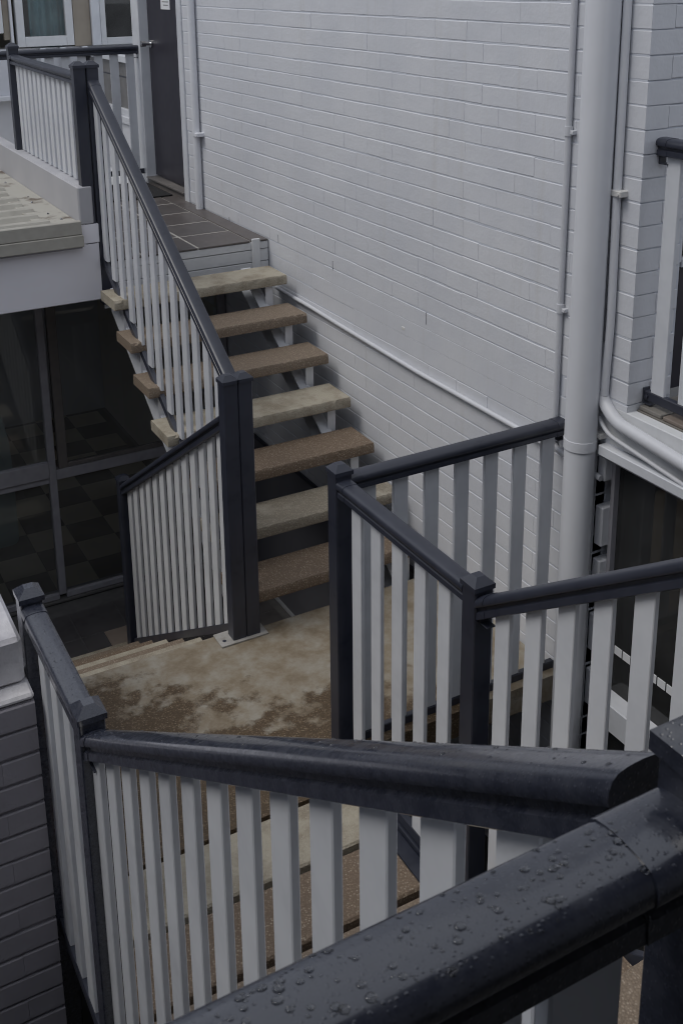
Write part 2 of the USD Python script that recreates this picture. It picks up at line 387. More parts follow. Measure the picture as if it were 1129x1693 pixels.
def post(T, x, y, z0, ztop, m=CHAR, w=.066, bolt=False, label=None):
    h = w / 2
    p = part(T, 'post', box(x - h, x + h, y - h, y + h, z0, ztop, .003), m, label=label)
    k, t = h + .0045, h * .42
    V = [[x - k, y - k, ztop - .012], [x + k, y - k, ztop - .012], [x + k, y + k, ztop - .012], [x - k, y + k, ztop - .012],
         [x - k, y - k, ztop + .004], [x + k, y - k, ztop + .004], [x + k, y + k, ztop + .004], [x - k, y + k, ztop + .004],
         [x - t, y - t, ztop + .025], [x + t, y - t, ztop + .025], [x + t, y + t, ztop + .025], [x - t, y + t, ztop + .025]]
    mm = trimesh.convex.convex_hull(np.array(V))
    part(p, 'post_cap', (np.array(mm.vertices), np.array(mm.faces)), m)
    return p


def handrail(T, p0, p1, m=CHAR, sleeves=(True, True), drops=None, sl=.045):
    r = part(T, 'handrail', sweep(RAIL, p0, p1), m, smooth=35)
    p0, p1 = np.array(p0, float), np.array(p1, float); d = (p1 - p0) / np.linalg.norm(p1 - p0)
    for on, a, b in ((sleeves[0], p0 - d * .0015, p0 + d * sl), (sleeves[1], p1 - d * sl, p1 + d * .0015)):
        if on:
            part(r, 'rail_sleeve', sweep(SLEEVE, a, b), m, smooth=35)
    if drops:
        part(r, 'water_droplets', droplets(p0, p1, *drops), WATER, smooth=True, kind='stuff')
    return r


def bracket(T, x, y, z, axis, sgn, m=CHAR):
    """Small plate with a screw head that holds a bottom rail or a rail end."""
    if axis == 'y':
        part(T, 'bracket', join([box(x - .016, x + .016, y, y + sgn * .006, z - .03, z + .03, .001), cyl((x - .019, y + sgn * .02, z), (x - .014, y + sgn * .02, z), .008, 10),
                                 box(x - .016, x + .016, y, y + sgn * .04, z - .032, z - .028, .001)]), m)
    else:
        part(T, 'bracket', join([box(x, x + sgn * .006, y - .016, y + .016, z - .03, z + .03, .001), cyl((x + sgn * .02, y - .019, z), (x + sgn * .02, y - .014, z), .008, 10),
                                 box(x, x + sgn * .04, y - .016, y + .016, z - .032, z - .028, .001)]), m)


def baluster(T, axis, fixed, s, zb, zt, slope=0.0, w=.065, t=.016, m=WHITE):
    """Flat bar; axis = direction of the run; its head follows the slope of the handrail."""
    h = w / 2; j = rng.uniform(-.0012, .0012); s = s + rng.uniform(-.0015, .0015)
    lo = [fixed - t / 2 + j, s - h, zb] if axis == 'y' else [s - h, fixed - t / 2 + j, zb]
    hi = [fixed + t / 2 + j, s + h, zt] if axis == 'y' else [s + h, fixed + t / 2 + j, zt]
    V, F = box(lo[0], hi[0], lo[1], hi[1], lo[2], hi[2], .0022)
    V = V.copy(); k = 1 if axis == 'y' else 0
    top = V[:, 2] > (zb + zt) / 2
    V[top, 2] += slope * (V[top, k] - s)
    return part(T, 'baluster', (V, F), m)


ZL, RISE = -1.245, .1708
ZU = .088                      # upper floor
ZG = ZL - 7 * RISE             # ground-floor level
h_ = .086                      # brick course

# ================================================================== SETTING
g = 150.0
part(None, 'ground', ((np.array([[-g, -g, ZG - .06], [g, -g, ZG - .06], [g, g, ZG - .06], [-g, g, ZG - .06]])), np.array([[0, 1, 2], [0, 2, 3]])), ASPHALT)
tag(stage.GetPrimAtPath('/World/ground'), kind='structure')

# ---- mid landing: slab and three loose precast planks
LN = thing('landing', kind='structure')
from shapely.geometry import Polygon
slab = trimesh.creation.extrude_polygon(Polygon([(-2.20, .151), (-1.10, .151), (-1.10, .285), (-.012, .285), (-.012, 1.226), (-1.185, 1.226), (-1.19, 1.257), (-2.20, 1.257)]), .12)
part(LN, 'slab', (np.array(slab.vertices) + [0, 0, ZL - .12], np.array(slab.faces)), LANDING)
for k, (ya, yb, m) in enumerate([(.139, -.112, AGG_PALE), (-.134, -.381, AGG_BROWN), (-.403, -.655, AGG_MID)]):
    part(LN, 'plank', box(-2.18, -1.140, yb, ya, ZL - .062 + .002 * k, ZL - .003 * k, .007), m)
part(LN, 'edge_beam', join([box(-1.128, -1.068, -.66, .30, ZL - .16, ZL - .03, .003), box(-2.20, -2.14, -.66, .14, ZL - .22, ZL - .075, .003)]), CHAR)
part(LN, 'joist', box(-2.14, -1.13, .18, .28, ZL - .30, ZL - .121, .003), WHITEDULL)

# ---- ground-floor paving: dark tiles
GF = thing('ground_floor', kind='structure')
part(GF, 'grout_bed', box(-3.4, -.02, 2.2, 3.80, ZG - .05, ZG - .004), DGROUT)
xs = [-2.24 + .31 * i for i in range(8)]; ys = [2.395 + .3125 * i for i in range(5)]
for i, x in enumerate(xs[:-1]):
    for j, y in enumerate(ys[:-1]):
        x0, x1, y0, y1 = x + .003, min(x + .307, -.03), y + .003, min(y + .3095, 3.79)
        if i == 3 and j == 2:
            part(GF, 'tile', box(x0, x0 + .146, y0, y1, ZG - .02, ZG, .002), DTILE)
            part(GF, 'tile', box(x0 + .149, x1, y0, y1, ZG - .02, ZG + .0008, .002), LTILE, label='single buff tile among the dark ones')
        else:
            part(GF, 'tile', box(x0, x1, y0, y1, ZG - .02, ZG + rng.uniform(-.0008, .0008), .002), DTILE)

# ---- upper landing: concrete edge strip, slate tiles
UL = thing('upper_landing', kind='structure')
part(UL, 'slab', box(-1.09, -.006, 3.135, 6.4, ZU - .22, ZU - .012, .004), WHITEDULL)
part(UL, 'grout_bed', box(-1.085, -.125, 3.118, 5.36, ZU - .0115, ZU - .0012), GROUT)
part(UL, 'edge_strip', box(-.115, -.004, 3.112, 5.36, ZU - .0115, ZU - .0005, .003), SLATE2)
for i, (xa, xb) in enumerate([(-1.08, -.818), (-.805, -.473), (-.460, -.128)]):
    for j in range(7):
        ya = 3.112 + .333 * j
        part(UL, 'tile', box(xa, xb, ya + (.004 if j else 0), min(ya + .322, 5.36), ZU - .0115, ZU + rng.uniform(-.0006, .0008), .0025), SLATE if (i + j) % 2 else SLATE2)

# ---- walkway under the photographer, balcony on the right
WK = thing('walkway', kind='structure')
WETC = plain('wet_walkway_concrete', (.055, .053, .05), (.09, .086, .08), .35, 4, .3, 60, .002)
part(WK, 'slab', box(-7.0, -2.205, -4.2, -2.30, ZU - .2, ZU, .006), WETC)
part(WK, 'slab', box(-2.205, -.05, -4.2, -2.425, ZU - .2, ZU - .002, .006), WETC)
BF = thing('balcony_floor', kind='structure')
part(BF, 'slab', box(.05, 1.6, -2.42, -.002, ZU - .19, ZU - .055), MORTAR)
part(BF, 'paver_bed', box(.05, 1.6, -2.42, -.002, ZU - .0545, ZU - .026), PAVERGREY)
for j in range(14):
    for i in range(4):
        x0 = .055 + .236 * i - (.118 if j % 2 else 0); y1 = -.006 - .119 * j
        xa, xb = max(x0, .055), x0 + .228
        if xb - xa < .05: continue
        m = PAVERRED if (i, j) in ((1, 1), (2, 6), (0, 9)) else (PAVER if (i * 3 + j * 5) % 3 else PAVERGREY)
        part(BF, 'paver', box(xa, xb, y1 - .111, y1, ZU - .025, ZU - .008 + rng.uniform(-.002, .002), .003), m)

# ================================================================== BRICK WALL (right of the stair)
BW = thing('brick_wall', 'long pale painted brick wall with pipes, beside the upper stair flight', 'wall')
Y_END, Y_DOOR = 0.0, 4.415
part(BW, 'mortar', join([box(.0017, .22, .004, 1.0, ZU - .2, 5.0), box(.0017, .22, 1.0, Y_DOOR, ZU - .2, 5.0), box(.0017, .22, .142, Y_DOOR, ZG - .05, ZU - .2),
                         box(.0017, .22, Y_DOOR, 5.47, 2.25, 5.0)]), MORTAR)
BRK = np.array([.0020, .0003, .0030])
bricks = []
for k in range(-4, 46):
    z1 = 1.462 - k * h_; z0 = z1 - h_
    if z0 < ZG - .1 or z1 > 2.0: continue
    up_part = z0 > -.17
    start = Y_END if up_part else .142
    y = start; first = True
    while y < Y_DOOR:
        L = .238
        if first:
            L = (.238 if k % 2 else .117) if up_part else (.238 if k % 2 else .125)
        y1 = min(y + L, Y_DOOR)
        if y1 - y > .03:
            bricks.append((y, y1, z0, z1, first and up_part, k))
        y = y1 + (.0022 if rng.random() < .14 else .0001); first = False
BANDS = {16: 2.28, 17: 2.42, 18: 1.95}      # courses lost under the smooth rendered slab edge
shown = []
for i, (ya, yb, z0, z1, corner, k) in enumerate(bricks):
    a, b, d = project(0, ya, z0), project(0, yb, z1), project(0, (ya + yb) / 2, (z0 + z1) / 2)
    inside = -10 < d[0] < 1140 and -10 < d[1] < 1250
    area = abs(a[0] - b[0]) * 33 * (5 / d[2]) if inside else 0
    if z0 < -.16 and yb < .142: area = 0
    slab = k in BANDS and .40 < (ya + yb) / 2 < BANDS[k]
    if not slab:
        shown.append((area, i))
shown.sort(reverse=True)
single = {i for a, i in shown[:270] if a > 0}
rest = []
for a, i in shown:
    ya, yb, z0, z1, corner, k = bricks[i]
    out = rng.normal(0, .0004); dz = rng.normal(0, .0008)
    faint = 15 < k < 19 and ya > 1.9
    proud = out if not faint else .0012
    zb, zt = z0 + .0024 + dz, z1 - .0024 + dz
    dep = .108 if corner and k % 2 else (.205 if corner else .05)
    yb2 = yb
    v, f = box(proud, dep, ya, yb2, zb, zt, BRK)
    v = v.copy(); v[:, 2] += (v[:, 1] - (ya + yb) / 2) * rng.normal(0, .005); v[:, 0] += (v[:, 1] - (ya + yb) / 2) * rng.normal(0, .0009) * (v[:, 0] < .02)
    if i in single:
        part(BW, 'brick', (v, f), PAINT if rng.random() < .6 else PAINT2)
    else:
        rest.append((v, f))
part(BW, 'brickwork', join(rest), PAINT, kind='stuff')
# odd courses of the corner: second brick in the south face
for (ya, yb, z0, z1, corner, k) in bricks:
    if corner and k % 2:
        part(BW, 'brick', box(.1095, .212, .0 + rng.normal(0, .0006), .11, z0 + .0045, z1 - .0045, BRK[[1, 0, 2]]), PAINT)
# smooth rendered edge of the floor slab inside the wall
for k_, ye in BANDS.items():
    zt_ = 1.462 - k_ * h_
    part(BW, 'slab_band', box(-.0002 - .0003 * (k_ == 17), .03, .402, ye + .12, zt_ - h_ + .0005, zt_ - (.003 if k_ == 16 else .0005), (.0015, .02, .0008)), PAINT)
for y_, z_, l_ in ((2.29, .13, .055), (1.355, .085, .060), (2.975, .14, .05), (3.72, .11, .035)):
    part(BW, 'crack', box(-.0012, .004, y_, y_ + .0028, z_ - l_, z_), CHAR)
part(BW, 'chip', box(-.0022, .004, 1.545, 1.575, -.062, -.045, .002), PIPEOLD)
# toothed end of the wall under the balcony
for za, zb in ((-.27, -.11), (-.556, -.385), (-.79, -.62), (-1.04, -.87), (-1.30, -1.13)):
    part(BW, 'end_block', box(.004, .20, .098, .141, za, zb, .004), PAINT2)

BG = thing('painted_shade_panel', 'added dark sheet standing in for shade low on the brick wall, glimpsed between stair treads', 'panel')  # added sheet; its dark colour stands in for shade under the stair
SHADE_SHEET = plain('painted_shade', (.11, .11, .125), (.16, .16, .175), .45, 2)
part(BG, 'shade_sheet', box(-.014, -.006, 1.35, 3.7, ZG + .03, -1.36), SHADE_SHEET)
part(BG, 'shade_sheet_trim', box(-.018, -.0055, 1.35, 3.7, -1.3595, -1.33, .002), CHAR)
# ---- pipes on that wall
P1 = thing('drain_pipe', 'thin white drain pipe running down the wall right beside the dark door', 'pipe')
part(P1, 'pipe', cyl((-.03, 4.17, ZU - .002), (-.03, 4.17, 4.5), .0255, 24), PIPE, smooth=40)
part(P1, 'pipe_clip', join([box(-.058, .0035, 4.098, 4.142, .60, .625, .002), cyl((-.03, 4.17, .598), (-.03, 4.17, .628), .0285, 24)]), PIPE, smooth=40)
P2 = thing('conduit', 'slim white conduit running up the wall left of the wide downpipe', 'pipe')
part(P2, 'pipe', tube(arc_path([(-.014, .381, 4.5), (-.014, .383, -.225), (-.014, .20, -.245), (-.014, .10, -.25)], .03), .0125, 16), PIPE2, smooth=40)
for z in (1.075, .37):
    part(P2, 'coupling', join([cyl((-.014, .381, z - .018), (-.014, .381, z + .018), .0158, 18), box(-.02, .0035, .351, .375, z - .012, z + .004, .002)]), PIPE2, smooth=40)
P3 = thing('wall_conduit', 'long level white conduit fixed low on the wall above the stair treads', 'pipe')
part(P3, 'pipe', tube([(-.014, 2.99, -.196), (-.015, 2.55, -.200), (-.014, 2.2, -.213), (-.014, 1.4, -.234), (-.014, .6, -.235), (-.014, .40, -.236)], .0115, 14), PIPE2, smooth=40)
P4 = thing('downpipe', 'wide round white downpipe standing against the brick wall near its corner', 'pipe')
yd = .163
part(P4, 'pipe', cyl((-.072, yd, -.10), (-.072, yd, 5.0), .0625, 48), PIPE, smooth=40)
part(P4, 'pipe', cyl((-.072, yd - .004, -2.3), (-.072, yd, -.10), .0605, 48), PIPE, smooth=40)
part(P4, 'collar', cyl((-.072, yd, -.128), (-.072, yd, -.088), .0645, 48), PIPE, smooth=40)
part(P4, 'wall_bracket', box(-.06, .003, yd - .012, yd + .012, -.86, -.83, .002), PIPE)
P5 = thing('corner_conduit', 'narrow white conduit with a clip between wide downpipe and wall corner', 'pipe')
part(P5, 'pipe', tube(arc_path([(-.018, .116, 4.5), (-.018, .100, .89), (-.018, .093, .40), (-.018, .104, .10)], .05), .0155, 16), PIPE, smooth=40)
part(P5, 'clip', join([box(-.038, .003, .062, .122, .872, .896, .003), cyl((-.042, .074, .884), (-.036, .074, .884), .006, 10)]), PIPEOLD)
P6 = thing('waste_pipe', 'thick white waste pipe sloping along the balcony edge from wall corner', 'pipe')
part(P6, 'pipe', tube(arc_path([(-.012, .150, .30), (-.012, .118, .075), (-.032, .02, .020), (-.032, -2.3, -.19)], .05), .0255, 22), PIPE2, smooth=40)
P7 = thing('cable_conduit', 'thin grey-white conduit under the thick waste pipe on balcony edge', 'pipe')
part(P7, 'pipe', tube(arc_path([(-.02, .125, .0), (-.03, .06, -.045), (-.02, -.4, -.105), (-.012, -2.3, -.13)], .04), .0085, 14), PIPE2, smooth=40)
part(P7, 'cable_clip', join([box(-.03, .018, .10, .155, -.085, -.062, .003), cyl((-.036, .113, -.074), (-.03, .113, -.074), .006, 10)]), PIPEOLD)

# ---- balcony edge, glazing below it
BE = thing('balcony_edge_beam', 'white edge beam with a bright flange carrying the right-hand balcony', 'beam')
part(BE, 'fascia', box(.0, .049, -2.42, .08, -.098, ZU - .03, .003), WHITEDULL)
part(BE, 'flange', box(-.038, .08, -2.42, .10, -.142, -.1005, .003), WHITE)
part(BE, 'drip_edge', box(-.022, .075, -2.42, .095, -.156, -.1425, .002), ALU)
GW = thing('lower_glazing', 'dark floor-to-ceiling glass under the balcony with white marker dashes', 'window')
part(GW, 'pane', box(.066, .072, -2.4, .08, -1.205, -.157), TINT)
part(GW, 'sill', box(-.01, .09, -2.4, .07, -1.33, -1.206, .004), WHITE)
for fb in (box(.04, .09, .0805, .10, -1.205, -.157, .002), box(.04, .09, -1.30, -1.25, -1.205, -.157, .002), box(.04, .09, -2.42, -2.4005, -1.205, -.157, .002)):
    part(GW, 'mullion', fb, ALU)
part(GW, 'pane', box(.066, .072, -2.4, .08, -2.42, -1.335), TINT)
for i in range(22):
    y = .045 - .0475 * i
    part(GW, 'marker_dash', box(.0628, .0655, y - .041, y, -1.028, -.992), TAPE)
part(GW, 'interior', join([box(.09, 3.0, .10, .16, ZG, -.16), box(3.0, 3.1, -2.5, .16, ZG, -.16), box(.09, 3.1, -2.5, .16, ZG - .1, ZG - .02), box(.09, 3.1, -2.56, -2.5, ZG, -.16), box(.10, 3.1, -2.4, .16, -.157, -.12)]), DARKROOM)
UD = thing('balcony_door', 'dark glazed door in white frame behind right-hand balcony railing', 'door')
part(UD, 'pane', box(.26, 1.1, .05, .056, .62, 2.15), TINT)
part(UD, 'panel', box(.226, 1.1, .044, .06, ZU, .60, .003), DOORP)
for fb in (box(.222, .258, .03, .07, .60, 2.2, .003), box(.259, 1.14, .03, .07, .58, .615, .003), box(1.101, 1.14, .031, .069, .62, 2.2, .003)):
    part(UD, 'frame_bar', fb, WHITE)
part(UD, 'interior', join([box(.225, 1.6, .5, .55, ZU, 2.4), box(1.141, 1.6, .02, .5, ZU, 2.4), box(.225, 1.14, .07, .5, 2.25, 2.4)]), DARKROOM)

# ================================================================== UPPER STAIR FLIGHT
Y0, Z0, G1, TD, TT = 2.7434, -.049, .2511, .254, .056
US = thing('upper_stair', 'open-riser stair of concrete treads on white steel climbing beside the brick wall', 'staircase')
tm = [AGG_PALE, AGG_MID, AGG_MID, AGG_PALE, AGG_BROWN, AGG_GREY, AGG_BROWN]


def tread(T, x0, x1, y0, y1, z, m, seed, t=TT):
    """Slab tread: slightly worn, wavering arrises and bevelled under-edge."""
    g_ = np.random.default_rng(seed); n = 64
    X = np.linspace(x0, x1, n); prof = [(y0 + .004, z - t), (y0, z - t + .008), (y0 + .0015, z - .012), (y0 + .009, z), (y1 - .006, z), (y1, z - .006), (y1, z - t)]
    k = len(prof); V = []
    w = np.cumsum(g_.normal(0, .0006, n)); w -= np.linspace(w[0], w[-1], n)
    for i, x in enumerate(X):
        for q, (yy, zz) in enumerate(prof):
            V.append([x + (g_.normal(0, .0005) if 0 < i < n - 1 else 0), yy + (w[i] + g_.normal(0, .0019) if q in (1, 2, 3) else 0), zz + (-abs(g_.normal(0, .0017)) if q in (2, 3) else 0)])
    F = []
    for i in range(n - 1):
        for q in range(k):
            r = (q + 1) % k
            F += [[i * k + q, (i + 1) * k + q, (i + 1) * k + r], [i * k + q, (i + 1) * k + r, i * k + r]]
    for q in range(1, k - 1):
        F += [[0, q, q + 1], [(n - 1) * k, (n - 1) * k + q + 1, (n - 1) * k + q]]
    m_ = trimesh.Trimesh(np.array(V), np.array(F), process=False); trimesh.repair.fix_normals(m_)
    return part(T, 'tread', (np.array(m_.vertices), np.array(m_.faces)), m, smooth=30)


def stringer(x, w, ya, za, yb, zb, depth):
    V = [[x + s * w / 2, y, z + dz] for s in (-1, 1) for (y, z) in ((ya, za), (yb, zb)) for dz in (0, -depth)]
    V = np.array(V); F = np.array([[0, 2, 3], [0, 3, 1], [4, 5, 7], [4, 7, 6], [0, 4, 6], [0, 6, 2], [1, 3, 7], [1, 7, 5], [0, 1, 5], [0, 5, 4], [2, 6, 7], [2, 7, 3]])
    return V, F


def angle_stringer(x, ya, za, yb, zb, depth, side):
    return join([stringer(x, .010, ya, za, yb, zb, depth), stringer(x + side * .032, .052, ya, za + .001, yb, zb + .001, .010), stringer(x + side * .032, .052, ya, za - depth + .010, yb, zb - depth + .010, .009)])


sl1 = RISE / G1
for i in range(7):
    y0, z = Y0 - i * G1, Z0 - i * RISE
    tread(US, -1.114 if i < 4 else -1.068, -.062, y0, y0 + TD, z, tm[i], 40 + i)
    part(US, 'tread_bracket', join([box(-.190, -.142, y0 + .030, y0 + .038, z - TT - .160, z - TT - .0005, .001), box(-.190, -.142, y0 + .038, y0 + .20, z - TT - .008, z - TT - .0006, .001)]), WHITE)
    part(US, 'tread_bracket', join([box(-1.060, -1.014, y0 + .030, y0 + .038, z - TT - .160, z - TT - .0005, .001), box(-1.062, -1.014, y0 + .038, y0 + .20, z - TT - .008, z - TT - .0006, .001)]), WHITE)
ya_, yb_ = 1.235, 3.02
zs = lambda y: Z0 - TT - .135 + (y - Y0) * sl1
part(US, 'stringer', angle_stringer(-.178, ya_, zs(ya_), yb_, zs(yb_), .14, -1), WHITE)
part(US, 'stringer', angle_stringer(-1.045, ya_, zs(ya_), yb_, zs(yb_), .14, 1), WHITE)
for zt, zb in ((ZU - .013, .030), (.026, -.048), (-.052, -.118), (-.122, -.20)):
    part(US, 'riser_board', box(-1.06, -.004, 3.116 + rng.uniform(-.001, .001), 3.133, zb, zt, .003), WHITEDULL)
part(US, 'cover_strip', box(-.118, -.066, 3.098, 3.1155, -.20, ZU + .012, .003), WHITEDULL)

# ================================================================== LOWER STAIR FLIGHT (down to the ground floor)
LS = thing('lower_stair', 'concrete stair going down from the landing to the dark tiled floor', 'staircase')
for k in range(1, 7):
    yb = 1.257 + .276 * k
    tread(LS, -2.17, -1.175 + .006 * k, yb - .29, yb, ZL - RISE * k, (AGG_PALE, AGG_MID, AGG_PALE, AGG_BROWN, AGG_MID, AGG_PALE)[k - 1], 70 + k)
part(LS, 'stringer', stringer(-1.25, .05, 1.24, ZL - .18, 2.95, ZL - .18 - 1.71 * .62, .16), WHITEDULL)
part(LS, 'stringer', stringer(-2.08, .05, 1.24, ZL - .18, 2.95, ZL - .18 - 1.71 * .62, .16), WHITEDULL)

# ================================================================== NEAR STAIR FLIGHT (up to the walkway)
NS = thing('near_stair', 'concrete stair climbing from the landing toward the near walkway between railings', 'staircase')
for k in range(1, 8):
    y1 = -.62 - .25 * (k - 1)
    t_ = tread(NS, -2.17, -1.11, -y1, -y1 + .26, ZL + RISE * k, (AGG_MID, AGG_PALE, AGG_BROWN, AGG_MID, AGG_PALE, AGG_PALE, AGG_MID)[k - 1], 90 + k)
    # built facing +y, turned to face north
    pts = np.array(UsdGeom.Mesh(t_).GetPointsAttr().Get()); pts[:, 1] *= -1
    ms = UsdGeom.Mesh(t_); ms.GetPointsAttr().Set([Gf.Vec3f(*map(float, p)) for p in pts])
    idx = np.array(ms.GetFaceVertexIndicesAttr().Get()).reshape(-1, 3)[:, ::-1].ravel(); ms.GetFaceVertexIndicesAttr().Set([int(q) for q in idx])
    nm = np.array(ms.GetNormalsAttr().Get()); nm[:, 1] *= -1; ms.GetNormalsAttr().Set([Gf.Vec3f(*map(float, p)) for p in nm])
for x in (-1.20, -2.08):
    part(NS, 'stringer', stringer(x, .05, -.60, ZL - .02, -2.42, ZL - .02 + 1.82 * .683, .18), WHITEDULL)

# ================================================================== BALUSTRADES
ZR = -.087
XW, XE = -2.228, -1.047
# A: across the landing, newel to brick wall
A = thing('landing_railing', 'level railing with white bars from the middle post to the brick wall', 'railing')
pA = post(A, XE, .335, ZL - .10, ZR + .026, label='charcoal post where two level railings meet')
handrail(A, (XE + .034, .34, ZR), (-.012, .34, ZR + .002), sleeves=(True, True))
part(A, 'bottom_rail', box(XE + .033, -.005, .327, .353, -1.251, -1.211, .003), CHAR)
bracket(A, -.003, .34, ZR - .055, 'x', -1)
for i in range(7):
    s = -.785 - .14 * 1 + .14 * i
    baluster(A, 'x', .34, s, -1.212, ZR - .045)
# B: along the landing edge, post to post
B = thing('landing_edge_railing', 'short level railing with white bars between two charcoal posts at landing edge', 'railing')
pB = post(B, XE, -.505, -1.47, -.098 + .024, label='charcoal post at the foot of the near stair')
handrail(B, (XE, .301, ZR - .004), (XE, -.471, ZR - .002), sleeves=(True, False))
part(B, 'bottom_rail', box(XE - .013, XE + .013, -.471, .301, -1.249, -1.209, .003), CHAR)
part(B, 'kick_channel', box(XE - .020, XE + .012, -.471, .301, -1.40, -1.255, .003), CHAR)
for i in range(5):
    baluster(B, 'y', XE - .002, .200 - .1365 * i, -1.21, ZR - .045)
# D: sloping railing on the far side of the near stair
D = thing('far_stair_railing', 'sloping railing with white bars on far side of near stair', 'railing')
SD = .678
zD = lambda y: -.10 + SD * (-.541 - y)
handrail(D, (XE, -.539, zD(-.539)), (XE, -2.34, zD(-2.34)), sleeves=(True, True))
post(D, XE, -2.375, ZU - .2, 1.12)
bracket(D, XE, -.538, zD(-.538) - .055, 'y', -1)
zDb = lambda y: zD(y) - 1.13
part(D, 'bottom_rail', sweep(FLAT, (XE, -.539, zDb(-.539)), (XE, -2.34, zDb(-2.34))), CHAR)
for i in range(13):
    s = -.638 - .1322 * i
    baluster(D, 'y', XE - .001, s, zDb(s) - .02, zD(s) - .05, slope=-SD)
# west side of the landing
W = thing('short_side_railing', 'short wet railing beside the left brick pier, between two charcoal posts', 'railing')
post(W, XW, .078, ZL - .5, -.066, m=CHARWET)
post(W, XW, -.520, ZL - .9, -.066, m=CHARWET)
handrail(W, (XW, .044, ZR), (XW, -.486, ZR - .002), m=CHARWET, sleeves=(True, False), drops=(110, .0009, .0026, 5))
part(W, 'bottom_rail', box(XW - .013, XW + .013, -.486, .044, -1.251, -1.211, .003), CHAR)
for i in range(4):
    baluster(W, 'y', XW, -.045 - .128 * i, -1.212, ZR - .045)
# R3: sloping railing near the camera
R3 = thing('near_stair_railing', 'sloping wet railing with white bars in the foreground on near side of stair', 'railing')
S3 = .6765
zR = lambda y: -.079 + S3 * (-.591 - y)
handrail(R3, (XW, -.556, zR(-.556)), (XW, -2.298, zR(-2.298)), m=CHARWET, sleeves=(True, False), drops=(190, .0009, .0030, 6))
bracket(R3, XW, -.554, zR(-.554) - .055, 'y', -1)
zRb = lambda y: zR(y) - 1.15
part(R3, 'bottom_rail', sweep(FLAT, (XW, -.556, zRb(-.556)), (XW, -2.33, zRb(-2.33))), CHAR)
for i in range(13):
    s = -.582 - .1318 * i
    baluster(R3, 'y', XW, s, zRb(s) - .02, zR(s) - .05, slope=-S3)
# FR: the rail right in front of the camera
FR = thing('walkway_railing', 'large wet charcoal handrail with raindrops close in the foreground', 'railing')
YF = -2.375
post(FR, XW, YF, ZU - .2, 1.140, m=CHARWET)
handrail(FR, (XW - .033, YF, 1.1035), (-4.4, YF, 1.1025), m=CHARWET, sleeves=(True, False), drops=(1300, .0009, .0034, 8), sl=.062)
part(FR, 'bottom_rail', box(-4.4, XW - .033, YF - .013, YF + .013, .16, .20, .003), CHAR)
for i in range(20):
    baluster(FR, 'x', YF, -2.3525 - .0885 * i, .198, 1.065)
# F1: upper stair railing with its half of the twin newel
F1 = thing('upper_stair_railing', 'long sloping railing with white bars along the upper stair flight', 'railing')
XF = -1.040
S1 = .645
zF = lambda y: 1.118 + S1 * (y - 3.10)
post(F1, XF, 3.135, -.17, 1.196)
post(F1, XF, 1.205, ZL, .006, label='right half of the tall twin charcoal newel')
handrail(F1, (XF, 3.101, zF(3.101)), (XF, 1.239, zF(1.239)), sleeves=(True, False))
zFb = lambda y: -.172 + .635 * (y - 2.648)
part(F1, 'bottom_rail', sweep(FLAT, (XF - .006, 3.101, zFb(3.101)), (XF - .006, 1.239, zFb(1.239))), CHAR)
bracket(F1, XF + .002, 3.101, zFb(3.10) - .01, 'y', -1)
for i in range(14):
    s = 3.055 - .1335 * i
    baluster(F1, 'y', XF - .006, s, zFb(s + .0325) - .006, zF(s) - .05, slope=S1)
# F0: lower stair railing
F0 = thing('lower_stair_railing', 'descending railing of closely seen white bars left of twin charcoal newel', 'railing')
XL = -1.108
S0 = .643
zL = lambda y: -.158 - S0 * (y - 1.24)
zLb = lambda y: -1.19 - S0 * (y - 1.24)
pl = post(F0, XL, 1.205, ZL, .006, label='left half of the tall twin charcoal newel')
plate = part(F0, 'base_plate', box(-1.205, -.975, 1.155, 1.262, ZL + .0005, ZL + .0085, .0015), STEELBASE)
part(plate, 'bolt_hole', cyl((-1.178, 1.192, ZL + .0082), (-1.178, 1.192, ZL + .0095), .009, 16), CHAR)
handrail(F0, (XL, 1.239, zL(1.239)), (XL, 2.80, zL(2.80)), sleeves=(False, False))
part(F0, 'bottom_rail', sweep(FLAT, (XL, 1.239, zLb(1.239)), (XL, 2.80, zLb(2.80))), CHAR)
post(F0, XL, 2.835, ZL - RISE * 6, zL(2.83) + .03)
for i in range(13):
    s = 1.305 + .1175 * i
    baluster(F0, 'y', XL, s, zLb(s) - .03, zL(s) - .05, slope=-S0, m=WHITEDULL)
# G: west side of the upper landing, on the upstand
G = thing('landing_side_railing', 'level railing with narrow white bars standing on the pale upstand at left', 'railing')
XG = -1.113
post(G, XG, 3.135, .20, 1.196)
post(G, XG, 4.68, .46, 1.222)
handrail(G, (XG, 3.169, 1.158), (XG, 4.646, 1.172), sleeves=(False, True))
for i in range(13):
    baluster(G, 'y', XG, 3.215 + .1125 * i, .545, 1.12)
# N: north end of the upper landing
N = thing('north_railing', 'level railing with white bars across the far end beside the dark door', 'railing')
handrail(N, (-1.12, 5.37, 1.152), (-.002, 5.37, 1.152), sleeves=(False, True))
post(N, -.415, 5.415, .05, 1.085)
bracket(N, -.003, 5.37, 1.09, 'x', -1)
part(N, 'bottom_rail', box(-1.12, -.003, 5.358, 5.382, .155, .195, .003), CHAR)
for i in range(8):
    baluster(N, 'x', 5.37, -.076 - .1245 * i, .193, 1.11)
